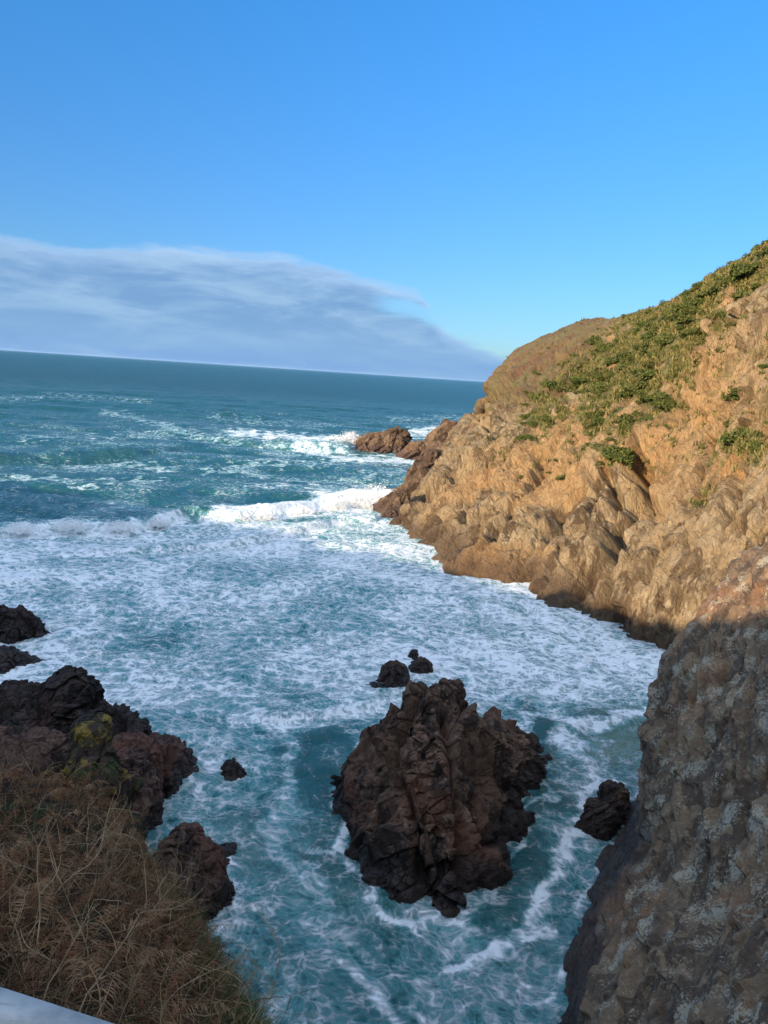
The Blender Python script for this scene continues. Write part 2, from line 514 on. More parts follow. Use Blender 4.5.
# ------------------------------------------------------------------ near right rock wall
def near_wall():
    def s_(px, py): return S(px, py)
    rows = [
        [at(840, 470, 36), at(800, 505, 32), at(860, 500, 28), at(960, 490, 23), at(1150, 470, 17)],
        [at(780, 560, 37), at(738, 566, 31.5), at(795, 590, 26), at(900, 600, 20), at(1120, 600, 14)],
        [at(730, 640, 37), at(690, 628, 31), at(745, 665, 24.5), at(880, 700, 17), at(1120, 710, 11)],
        [at(700, 720, 37), at(656, 690, 30.5), at(722, 745, 22), at(870, 790, 14.5), at(1120, 800, 9)],
        [S(690, 790, -2), at(641, 760, 29.3), at(708, 825, 20), at(860, 880, 12.7), at(1120, 900, 7.5)],
        [S(625, 835, -3), S(630, 822), at(692, 885, 18.3), at(850, 960, 11.3), at(1120, 1010, 6.5)],
        [S(590, 880, -3), S(602, 866), at(672, 945, 16.5), at(840, 1045, 10), at(1130, 1150, 5.5)],
        [S(560, 955, -3), S(577, 935), at(655, 1015, 14.7), at(835, 1130, 8.8), at(1150, 1320, 4.8)],
        [S(545, 1020, -3), S(562, 1003), at(645, 1090, 13.2), at(840, 1240, 7.8), at(1200, 1600, 4)],
        [S(530, 1120, -3), S(550, 1095), at(650, 1200, 11.5), at(880, 1400, 6.6), at(1300, 1900, 3.4)],
        [S(510, 1300, -3), S(535, 1260), at(680, 1400, 9), at(980, 1750, 5.2), at(1500, 2500, 3)],
    ]
    nu, nv = 1200, 700
    tv = np.concatenate([np.linspace(0, 1, 90, endpoint=False), np.linspace(1, 3.3, 560, endpoint=False), np.linspace(3.3, 4, 50)])
    P = patch(rows, nu, nv, np.linspace(0, 10, nu), tv)
    N = grid_normals(P)
    if N[nu // 2, nv // 2, 0] > 0: N = -N
    D = fbm(P / 5.0, 13, 3) * .4
    MW = bed_frame(at(760, 600, 28) - at(655, 1000, 15.2), N[nu // 2, nv // 2], .5)
    D = D + rock_disp(P, [3.0, 1.4, .6, .28], .27, rot=MW, stretch=(1, .7, 2.4), seed=8, crack=.03, oct_amp=(.2, .38, .95, 1.35, 1))
    D = D + (strata(P, MW, 1.7, 411) * .20 + strata(P, MW, .62, 412) * .34) * (.4 + sstep(-.2, .4, fbm(P / 3, 414, 2)))
    D = soften(D, 2)
    P2 = P + N * D[..., None]
    o = mesh_obj('cliff_wall', P2, grid_faces(nu, nv), M_WALL)
    tag(o, kind='structure')

# ------------------------------------------------------------------ rocks in the water
def polar_rock(name, foot, apex, top, mat, label, cat='rock', group=None, res=1.0, sizes=(1.6, .7, .3, .12), amp=.3, k=2.4, peaks=(), seed=1,
               rot=(20, 35, 15), stretch=(1, 1, 1.8), base=-1.2, shrink=.98, crack=.05, k2=1.0, carve=()):
    foot = np.array(foot, float)[:, :2]
    foot = foot.mean(0) + (foot - foot.mean(0)) * shrink
    m_ = len(foot)
    nt = int(560 * res)
    th = np.linspace(0, m_, nt, endpoint=False)
    fe = np.concatenate([foot[-1:], foot, foot[:3]])
    i = np.floor(th).astype(int)
    f = (th - i)[:, None]
    a, b, c, d = fe[i], fe[i + 1], fe[i + 2], fe[i + 3]
    ring = b + .5 * f * (c - a + f * (2 * a - 5 * b + 4 * c - d + f * (3 * (b - c) + d - a)))
    ns = int(300 * res)
    s = np.linspace(1.12, 0.004, ns) ** .8
    ap = np.array(apex, float)[:2]
    XY = ap + (ring[:, None, :] - ap) * s[None, :, None]
    z = base + (top - base) * np.clip(1 - np.clip(s / 1.13, 0, 1) ** k, 0, 1) ** k2
    Z = np.broadcast_to(z, XY.shape[:2]).copy()
    for (x, y, r, h) in peaks:
        Z += h * np.exp(-(((XY[..., 0] - x) ** 2 + (XY[..., 1] - y) ** 2) / r ** 2)) * sstep(base, base + .35 * (top - base), Z)
    P = np.concatenate([XY, Z[..., None]], -1)
    N = grid_normals(P, True)
    if N[:, ns // 2, 2].mean() < 0: N = -N
    D = fbm(P / (sizes[0] * 1.6), seed + 60, 3) * sizes[0] * .34
    D = D + rock_disp(P, sizes, amp, rot=rot, stretch=stretch, seed=seed, crack=crack, tilt=1.1, oct_amp=(.62, .8, 1, 1, 1))
    MR = rotm(*rot)
    q_ = sizes[0]
    D = D + strata(P, MR, q_ * .42, seed + 70) * .22 + strata(P, MR, q_ * .17, seed + 71) * .26
    D = D * sstep(0, .25, s)[None, :] ** .5
    for (p0, p1, w, dep) in carve:
        p0 = np.array(p0[:2]); p1 = np.array(p1[:2]); ab = p1 - p0
        q = P[..., :2]
        t = np.clip(((q - p0) @ ab) / (ab @ ab), 0, 1)
        dd = np.linalg.norm(q - p0 - t[..., None] * ab, axis=-1)
        D = D - dep * np.exp(-(dd / w) ** 2)
    P = P + N * D[..., None]
    org = np.array([ap[0], ap[1], 0])
    o = mesh_obj(name, P - org, grid_faces(nt, ns, True), mat)
    o.location = org
    tag(o, label, cat, group)
    return o

def ell(cx, cy, a, b, ang=0, n=10, jit=.15, seed=0):
    r = random.Random(seed)
    out = []
    for i in range(n):
        t = 2 * math.pi * i / n
        q = 1 + r.uniform(-jit, jit)
        x, y = a * math.cos(t) * q, b * math.sin(t) * q
        out.append((cx + x * math.cos(ang) - y * math.sin(ang), cy + x * math.sin(ang) + y * math.cos(ang)))
    return out

def rocks():
    # the big stack
    front = [(338, 800), (346, 845), (374, 890), (415, 903), (452, 914), (486, 888), (512, 842), (533, 800), (546, 768)]
    ft = [S(*p) for p in front]
    c = S(452, 800)
    back = [ft[-1] + [-.3, 2.6, 0], S(450, 752) + [2.4, 2.2, 0], S(450, 752) + [.2, 2.8, 0], S(395, 752) + [.3, 1.6, 0], ft[0] + [.0, 2.4, 0]]
    foot = ft + back
    top = at(447, 690, 30.2)
    A = at(440, 745, 28.5)
    sh = at(520, 738, 29.5); lf = at(372, 745, 29)
    p1 = at(470, 800, 26.5)
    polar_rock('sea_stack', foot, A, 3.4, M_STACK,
               'large craggy dark brown rock standing in the middle of the cove', 'rock', res=1.5, shrink=.975, sizes=(2.1, .95, .42, .18), amp=.30, k=2.5, seed=4,
               peaks=[(top[0], top[1], 2.1, top[2] - 3.1), (at(405, 705, 29.8)[0], at(405, 705, 29.8)[1], 1.3, .8), (sh[0], sh[1], 1.3, .4), (lf[0], lf[1], 1.2, .5), (p1[0], p1[1], 1.3, .6)],
               carve=[(S(470, 700, 3)[:2], S(478, 770, 2)[:2], .55, 1.3), (S(432, 715, 4)[:2], S(372, 800, 2)[:2], .22, .8), (S(440, 760, 3)[:2], S(470, 890, .5)[:2], .20, .7), (S(400, 790, 2.5)[:2], S(425, 890, .5)[:2], .16, .55), (S(520, 740, 3)[:2], S(505, 850, .5)[:2], .2, .6)], rot=(10, 30, -25), stretch=(1, 1, 1.7))
    def simple(name, px, py, wpx, dpt, h, mat, label, **kw):
        """px,py: waterline centre-front in the photo; wpx: width in px; dpt: depth in m"""
        p = S(px, py)
        _, _, zf = project(p)
        a = wpx / 2 * zf / F
        seed = kw.pop('seed', 1)
        ang = kw.pop('ang', 0)
        off = kw.pop('apex', (0, 0))
        cx, cy = p[0], p[1] + dpt / 2
        return polar_rock(name, ell(cx, cy, a, dpt / 2, ang, seed=seed), (cx + off[0], cy + off[1]), h, mat, label, seed=seed, **kw)
    g = 'small rocks breaking the foam behind the stack'
    simple('sea_rock', 394, 688, 34, 2.0, 1.15, M_STACK, 'small blocky upright rock in the foam behind the large stack', res=.4, sizes=(.7, .3, .12), k=4, seed=11, group=g, apex=(-.15, 0))
    simple('sea_rock', 378, 689, 46, .9, .22, M_DARK, 'flat dark wet rock beside the small blocky rock behind the stack', res=.3, sizes=(.5, .2, .1), amp=.2, seed=12, group=g, base=-.6)
    simple('sea_rock', 421, 676, 30, 1.6, .8, M_STACK, 'small rounded brown rock right of the blocky one behind the stack', res=.4, sizes=(.6, .3, .12), k=3, seed=13, group=g)
    simple('sea_rock', 414, 660, 16, 1.0, .5, M_STACK, 'smallest brown rock farthest out of the pair behind the stack', res=.3, sizes=(.4, .2, .1), seed=14, group=g, base=-.6)
    simple('sea_rock', 229, 776, 30, 1.1, .5, M_SLAB, 'lone small reddish rock in the water left of the stack', res=.4, sizes=(.7, .3, .12), amp=.2, seed=15, base=-.5)
    # left shore
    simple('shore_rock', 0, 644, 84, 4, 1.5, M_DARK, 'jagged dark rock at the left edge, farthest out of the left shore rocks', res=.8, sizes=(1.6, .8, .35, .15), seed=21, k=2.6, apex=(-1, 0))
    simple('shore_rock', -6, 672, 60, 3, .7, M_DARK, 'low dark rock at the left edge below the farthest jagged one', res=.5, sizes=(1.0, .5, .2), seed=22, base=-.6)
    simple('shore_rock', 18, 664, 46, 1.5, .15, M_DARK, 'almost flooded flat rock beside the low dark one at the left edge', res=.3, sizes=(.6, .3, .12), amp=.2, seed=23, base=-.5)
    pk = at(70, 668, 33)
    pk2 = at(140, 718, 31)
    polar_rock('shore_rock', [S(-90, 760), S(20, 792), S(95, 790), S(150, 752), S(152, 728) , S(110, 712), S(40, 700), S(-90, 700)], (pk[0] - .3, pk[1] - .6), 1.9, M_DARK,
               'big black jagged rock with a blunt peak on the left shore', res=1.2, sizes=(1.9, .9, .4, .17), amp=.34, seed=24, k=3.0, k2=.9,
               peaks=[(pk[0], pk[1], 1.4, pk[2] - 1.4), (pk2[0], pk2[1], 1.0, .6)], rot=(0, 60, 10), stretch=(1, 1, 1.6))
    # layered slabs
    sl = at(158, 735, 26)
    polar_rock('shore_rock', [S(60, 860), S(130, 845), S(160, 815), S(186, 772), S(172, 752), S(140, 748), S(60, 765), S(20, 800)], (sl[0] - 1.6, sl[1] - 1.4), 2.6, M_SLAB,
               'layered red brown slabs stepping down beside the black rock', res=1.1, sizes=(1.5, .7, .3, .13), amp=.28, seed=26, k=3.2, rot=(70, 10, 12), stretch=(1, 2.6, 1.2),
               peaks=[(sl[0], sl[1], .9, .35)])
    q = at(28, 750, 22)
    polar_rock('shore_rock', ell(q[0], q[1], 1.9, 2.0, 0, seed=5), (q[0], q[1]), q[2] + .4, M_SLAB,
               'smooth sloping grey brown rock between the black rock and the dry bracken', res=.8, sizes=(1.2, .5, .22, .1), amp=.2, seed=27, k=4, base=3)
    q = at(92, 732, 13.0)
    polar_rock('mossy_rock', ell(q[0] + .3, q[1] - .7, 1.15, 2.0, .3, seed=6), (q[0] - .05, q[1] - .3), q[2] + .35, M_MOSSY,
               'pointed rock with green moss and yellow lichen above the dry bracken', res=1.0, sizes=(.9, .4, .18, .08), amp=.3, seed=28, k=2.2, base=5.5, rot=(0, 20, 30), stretch=(1, 1, 2.4))
    q = at(190, 830, 17.5)
    polar_rock('shore_rock', [S(165, 975), S(206, 930), S(228, 900), S(220, 870), S(204, 862), S(184, 872), S(150, 910)], (S(178, 900)[0], S(178, 900)[1]), 2.6, M_SLAB,
               'dark red brown upright rock at the foot of the bracken bank', res=.9, sizes=(1.2, .55, .25, .1), amp=.24, seed=29, k=2.6, k2=.8)
    simple('submerged_rock', 222, 862, 36, 1.6, .08, M_DARK, 'flat half flooded rock off the foot of the bracken bank', res=.3, sizes=(.6, .3, .12), amp=.15, seed=30, base=-.4)
    simple('submerged_rock', 318, 1012, 34, .9, .08, M_DARK, 'dark low rock awash at the bottom of the cove', res=.3, sizes=(.5, .25, .1), amp=.2, seed=31, base=-.3)
    # rocks at foot of near wall
    simple('shore_rock', 606, 838, 44, 2.0, .9, M_STACK, 'brown boulder jutting from the foot of the lichened wall', res=.6, sizes=(.9, .4, .18, .08), seed=32, k=3)
    simple('shore_rock', 624, 826, 34, 2.2, 1.2, M_STACK, 'brown boulder wedged behind the jutting one at the foot of the lichened wall', res=.5, sizes=(.8, .4, .18, .08), seed=33, k=3)
    # far rocks off the headland
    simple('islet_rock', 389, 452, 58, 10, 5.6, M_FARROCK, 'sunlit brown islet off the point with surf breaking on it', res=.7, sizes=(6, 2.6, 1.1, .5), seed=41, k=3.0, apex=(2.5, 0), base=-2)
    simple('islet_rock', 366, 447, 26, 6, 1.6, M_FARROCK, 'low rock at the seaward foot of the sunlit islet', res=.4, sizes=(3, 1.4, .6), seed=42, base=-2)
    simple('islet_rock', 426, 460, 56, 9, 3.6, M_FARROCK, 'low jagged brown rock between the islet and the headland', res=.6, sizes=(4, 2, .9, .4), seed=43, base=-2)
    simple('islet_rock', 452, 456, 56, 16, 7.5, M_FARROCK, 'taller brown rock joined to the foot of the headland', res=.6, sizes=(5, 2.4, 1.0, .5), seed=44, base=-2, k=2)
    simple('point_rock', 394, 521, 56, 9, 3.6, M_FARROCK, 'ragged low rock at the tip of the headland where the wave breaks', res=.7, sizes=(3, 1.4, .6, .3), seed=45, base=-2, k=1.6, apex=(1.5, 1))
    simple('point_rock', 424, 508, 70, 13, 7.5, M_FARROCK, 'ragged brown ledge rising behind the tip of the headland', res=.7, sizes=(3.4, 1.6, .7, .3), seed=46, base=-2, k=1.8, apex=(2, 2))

# ------------------------------------------------------------------ land behind and under the viewer, bank
def hillside():
    xs = [
        [(-260, 170, -3), (-262, 150, 14), (-265, 130, 24), (-270, 60, 31), (-300, -60, 34)],
        [(-120, 72, -3), (-122, 62, 13), (-124, 48, 20), (-125, 20, 28), (-160, -100, 34)],
        [(-66, 38, -3), (-68, 30, 11), (-72, 22, 19), (-70, 2, 26), (-90, -100, 34)],
        [(-30, 16, -3), (-32, 11, 11), (-34, 4, 19), (-36, -18, 25.5), (-50, -100, 34)],
        [(-9, 7.5, -3), (-10, 4.5, 11), (-10.5, 1, 16.3), (-14, -24, 27), (-20, -100, 34)],
        [(-1, 5, -3), (-1.2, 2.8, 11), (-1.5, 1.2, 16.25), (-2, -30, 28), (0, -100, 34)],
        [(3, 6, -3), (3.2, 3.5, 11), (3.3, 1.2, 16.25), (8, -34, 30), (14, -100, 34)],
        [(9, 5, -3), (9.5, 3.5, 11), (9, 1.2, 16.2), (20, -36, 30), (30, -100, 34)],
        [(16, 8, 2), (18, 6, 12), (20, 3, 18), (40, -34, 30), (60, -100, 34)],
    ]
    C = np.array(xs, float)
    # insert the level path shelf
    sh = C[:, 2:3].copy(); sh[:, 0, 1] -= 4.5; sh[:, 0, 2] += .15
    C = np.concatenate([C[:, :3], sh, C[:, 3:]], 1)
    P = patch(C, 420, 300)
    N = grid_normals(P)
    if N[210, 200, 2] < 0: N = -N
    near = sstep(3, 14, np.hypot(P[..., 0], P[..., 1]))
    P = P + N * (fbm(P / 6, 71, 5, g=.6) * 1.3 * near)[..., None]
    n = NT('hillside_turf')
    a = n.noise(n.vec((1, 1, 1)), .8, 5, .7)
    col = n.mix(n.ss(.4, .6, a), (.05, .05, .018), (.13, .085, .04))
    n.bsdf(col, .95, n.bump(a, 1, .3), .1)
    o = mesh_obj('hillside', P, grid_faces(420, 300), n.m, smooth=True)
    tag(o, kind='structure')

def bank():
    pts = [
        [(-300, 1400, 1.7), (0, 1400, 1.75), (150, 1400, 1.8), (300, 1400, 2.0), (380, 1400, 2.3)],
        [(-300, 1060, 3.0), (0, 1060, 3.1), (120, 1060, 3.2), (200, 1065, 3.5), (240, 1075, 4.1)],
        [(-300, 935, 4.3), (0, 935, 4.5), (100, 935, 4.7), (155, 950, 5.2), (195, 965, 5.9)],
        [(-300, 850, 6.1), (0, 850, 6.4), (80, 855, 6.7), (120, 870, 7.2), (152, 900, 7.9)],
        [(-300, 785, 8.4), (0, 785, 8.7), (50, 788, 8.9), (90, 808, 9.2), (118, 845, 9.7)],
    ]
    C = [[at(*p) for p in row] for row in pts]
    C.append([p + np.array([.1, 1.3, -1.5]) for p in C[-1]])
    C.append([p + np.array([.5, 3.4, -7]) for p in C[-2]])
    C = np.array(C)
    e1 = C[:, -1] + np.array([.9, .35, -2.2])
    e2 = C[:, -1] + np.array([2.0, .8, -8.5])
    e3 = C[:, -1] + np.array([2.8, 1.2, -17])
    C = np.concatenate([C, e1[:, None], e2[:, None], e3[:, None]], 1)
    nu, nv = 260, 300
    P = patch(C, nu, nv)
    N = grid_normals(P)
    if N[80, 80, 2] < 0: N = -N
    P = P + N * (fbm(P / 1.2, 81, 4) * .16)[..., None]
    n = NT('bank_soil')
    a = n.noise(n.vec((1, 1, 1)), 5, 5, .7)
    col = n.mix(n.ss(.4, .62, a), (.013, .009, .006), (.045, .026, .014))
    col = n.mix(n.ss(.5, .6, n.noise(n.vec((1, 1, 1)), 1.4, 5, .6)), col, (.022, .027, .010))
    n.bsdf(col, .95, n.bump(a, 1, .1), .1)
    o = mesh_obj('bank_ground', P, grid_faces(nu, nv), n.m, smooth=True)
    tag(o, kind='structure')
    return P, N

# ------------------------------------------------------------------ dry bracken and grass
def leaf_mat(name, cols, trans=.25):
    n = NT(name)
    t = n.attr('tint')
    nd = n.t.nodes.new('ShaderNodeValToRGB')
    n.put(nd.inputs[0], t)
    el = nd.color_ramp.elements
    while len(el) < len(cols): el.new(.5)
    for i, c in enumerate(cols):
        el[i].position = i / (len(cols) - 1)
        el[i].color = (*c, 1)
    col = n.mix(n.noise(n.vec((1, 1, 1)), 30, 2), nd.outputs[0], n.mix(1.0, nd.outputs[0], (.6, .6, .6), 'MULTIPLY'))
    n.bsdf(col, .8, None, .15)
    return n.m

def ribbon(path, width, side):
    """path (k,3), width (k,), side (3,) -> verts, quads"""
    V = np.concatenate([path - side * width[:, None] / 2, path + side * width[:, None] / 2])
    k = len(path)
    Fq = [[i, i + 1, k + i + 1, k + i] for i in range(k - 1)]
    return V, np.array(Fq)

def stack_parts(parts):
    V, Fq, off = [], [], 0
    for v, f in parts:
        V.append(v); Fq.append(np.array(f) + off); off += len(v)
    return np.concatenate(V), np.concatenate(Fq)

def frond_template(rng):
    L = 1.0
    k = 7
    t = np.linspace(0, 1, k)
    bend = rng.uniform(.5, 1.3)
    path = np.stack([.06 * np.sin(t * 4 + rng.uniform(0, 6)), t * L * np.cos(bend * t * .6), L * np.sin(t * 1.6) * .42 - t ** 2 * bend * .42], -1)
    parts = [ribbon(path, np.linspace(.016, .005, k), np.array([1, 0, 0.]))]
    for j in range(17):
        tt = .2 + .78 * j / 17
        c = np.array([np.interp(tt, t, path[:, i]) for i in range(3)])
        for sgn in (-1, 1):
            if rng.random() < .12: continue
            ln = .20 * (1 - tt) ** .7 * rng.uniform(.6, 1.1) + .03
            d = np.array([sgn * 1.0, .45 + rng.uniform(-.3, .3), rng.uniform(-.5, .25)])
            d /= np.linalg.norm(d)
            q = np.linspace(0, 1, 3)
            pp = c + d * (q * ln)[:, None] + np.array([0, 0, -1]) * (q ** 2 * ln * rng.uniform(.1, .9))[:, None] + rng.normal(0, .006, (3, 3))
            parts.append(ribbon(pp, np.array([.022, .030, .005]) * rng.uniform(.4, 1) * (ln / .2), np.array([0.1 * sgn, .85, .5])))
    return stack_parts(parts)

def blade_template(rng):
    k = 4
    t = np.linspace(0, 1, k)
    b = rng.uniform(.1, 1.1)
    path = np.stack([np.zeros(k), b * t ** 2 * .7, t * (1 - .35 * b * t)], -1)
    return ribbon(path, np.array([.017, .014, .010, .003]), np.array([1, 0, 0.]))

def twig_template(rng):
    parts = []
    def branch(p, d, L, w, lvl):
        k = 6
        path = [p]
        for i in range(k - 1):
            d = d + rng.normal(0, .17, 3) + np.array([0, 0, -.04])
            d /= np.linalg.norm(d)
            p = p + d * L / (k - 1)
            path.append(p)
        path = np.array(path)
        wd = np.linspace(w, w * .4, k)
        s1 = np.cross(d, [0, 0, 1.]); s1 /= np.linalg.norm(s1) + 1e-6
        s2 = np.cross(d, s1)
        parts.append(ribbon(path, wd, s1)); parts.append(ribbon(path, wd, s2))
        if lvl < 2:
            for i in range(1, k):
                if rng.random() < .6:
                    dd = d + rng.normal(0, .8, 3); dd /= np.linalg.norm(dd)
                    branch(path[i], dd, L * rng.uniform(.3, .55), w * .55, lvl + 1)
    branch(np.zeros(3), np.array([0, .5, .85]), 1.0, .016, 0)
    return stack_parts(parts)

def scatter(name, P, N, weight, templates, count, smin, smax, mat, label, rng, tilt=.5, sink=.03, tintf=None, downhill=.0, cat='ground cover'):
    A = weight.ravel().astype(float)
    A = A / A.sum()
    idx = rng.choice(len(A), count, p=A)
    pos = P.reshape(-1, 3)[idx] + rng.normal(0, .03, (count, 3))
    nor = N.reshape(-1, 3)[idx]
    VV, FF, TT, off = [], [], [], 0
    which = rng.integers(0, len(templates), count)
    for k, (tv, tf) in enumerate(templates):
        s = np.where(which == k)[0]
        m_ = len(s)
        if not m_: continue
        zax = nor[s] * .5 + np.array([0, 0, .8]) + rng.normal(0, tilt, (m_, 3)) + np.array([.25, .1, -.1]) * downhill
        zax /= np.linalg.norm(zax, axis=1, keepdims=True)
        a = rng.normal(0, 1, (m_, 3)) + np.array([.5, .2, 0]) * downhill
        y = a - (a * zax).sum(1, keepdims=True) * zax
        y /= np.linalg.norm(y, axis=1, keepdims=True)
        x = np.cross(y, zax)
        sc = rng.uniform(smin, smax, m_)
        M = np.stack([x, y, zax], -1) * sc[:, None, None]
        v = np.einsum('mij,kj->mki', M, tv) + (pos[s] - nor[s] * sink)[:, None, :]
        VV.append(v.reshape(-1, 3))
        FF.append((tf[None] + (np.arange(m_) * len(tv))[:, None, None]).reshape(-1, 4) + off)
        tt = rng.random(m_) if tintf is None else tintf(pos[s], rng)
        TT.append(np.repeat(tt, len(tv)))
        off += m_ * len(tv)
    o = mesh_obj(name, np.concatenate(VV), np.concatenate(FF), mat, attrs={'tint': np.concatenate(TT)})
    tag(o, label, cat, kind='stuff')
    return o

def bank_plants(P, N):
    rng = np.random.default_rng(5)
    PX, PY, zf = project(P)
    d = np.linalg.norm(P - CAM, axis=-1)
    cell = np.linalg.norm(np.cross(np.gradient(P, axis=0), np.gradient(P, axis=1)), axis=-1)
    vis = (PX > -160) & (PX < 340) & (PY > 740) & (PY < 1250) & (zf > 1)
    w = cell * vis / d ** 1.0
    green = sstep(0, 50, PX - np.interp(PY, [780, 850, 920, 1024], [100, 130, 150, 190]))
    patchy = .25 + sstep(-.25, .25, fbm(P / .9, 15, 3))
    fr = [frond_template(rng) for _ in range(10)]
    bl = [blade_template(rng) for _ in range(12)]
    tw = [twig_template(rng) for _ in range(8)]
    m1 = leaf_mat('dead_bracken_leaf', [(.040, .018, .010), (.135, .055, .026), (.23, .11, .052), (.33, .21, .115)])
    m2 = leaf_mat('dry_grass_blade', [(.06, .030, .015), (.17, .085, .040), (.28, .17, .085)])
    m3 = leaf_mat('green_grass_blade', [(.03, .05, .012), (.06, .085, .022), (.14, .13, .045)])
    m4 = leaf_mat('pale_dead_stalk', [(.14, .085, .045), (.30, .20, .11), (.48, .36, .22)])
    scatter('dead_bracken', P, N, w * (1 - .85 * green) * patchy, fr, 8500, .22, .5, m1, 'rust brown dead bracken fronds matted over the near bank', rng, tilt=.6, downhill=.6)
    scatter('dry_grass', P, N, w * (1 - .4 * green), bl, 13000, .12, .36, m2, 'straw coloured dry grass blades tangled through the bracken', rng, tilt=.55, downhill=1)
    scatter('green_grass', P, N, w * (green ** .6 + .04), bl, 22000, .15, .4, m3, 'dull green grass hanging over the steep edge of the bank', rng, tilt=.35, downhill=2.0)
    scatter('dead_stalks', P, N, w * (1 - .5 * green) * (PY > 780), tw, 850, .2, .7, m4, 'pale branching dead stalks standing out of the bracken', rng, tilt=.45)

# ------------------------------------------------------------------ shrubs on the headland
def bush_mesh(rng, nleaf=900):
    lobes = [(rng.uniform(-.55, .55), rng.uniform(-.45, .45), rng.uniform(.15, .5), rng.uniform(.32, .5)) for _ in range(6)]
    V, Fq = [], []
    k = 0
    for i in range(nleaf):
        lx, ly, lz, r = lobes[rng.integers(len(lobes))]
        d = rng.normal(0, 1, 3); d /= np.linalg.norm(d); d[2] = abs(d[2]) * .9 - .1
        c = np.array([lx, ly, lz]) + d * r * rng.uniform(.55, 1.08)
        a = rng.normal(0, 1, 3); a /= np.linalg.norm(a)
        b = np.cross(d + rng.normal(0, .5, 3), a); b /= np.linalg.norm(b) + 1e-6
        s = rng.uniform(.05, .11)
        V += [c - a * s, c - b * s * .5, c + a * s, c + b * s * .5]
        Fq.append([k, k + 1, k + 2, k + 3]); k += 4
    return np.array(V), np.array(Fq)

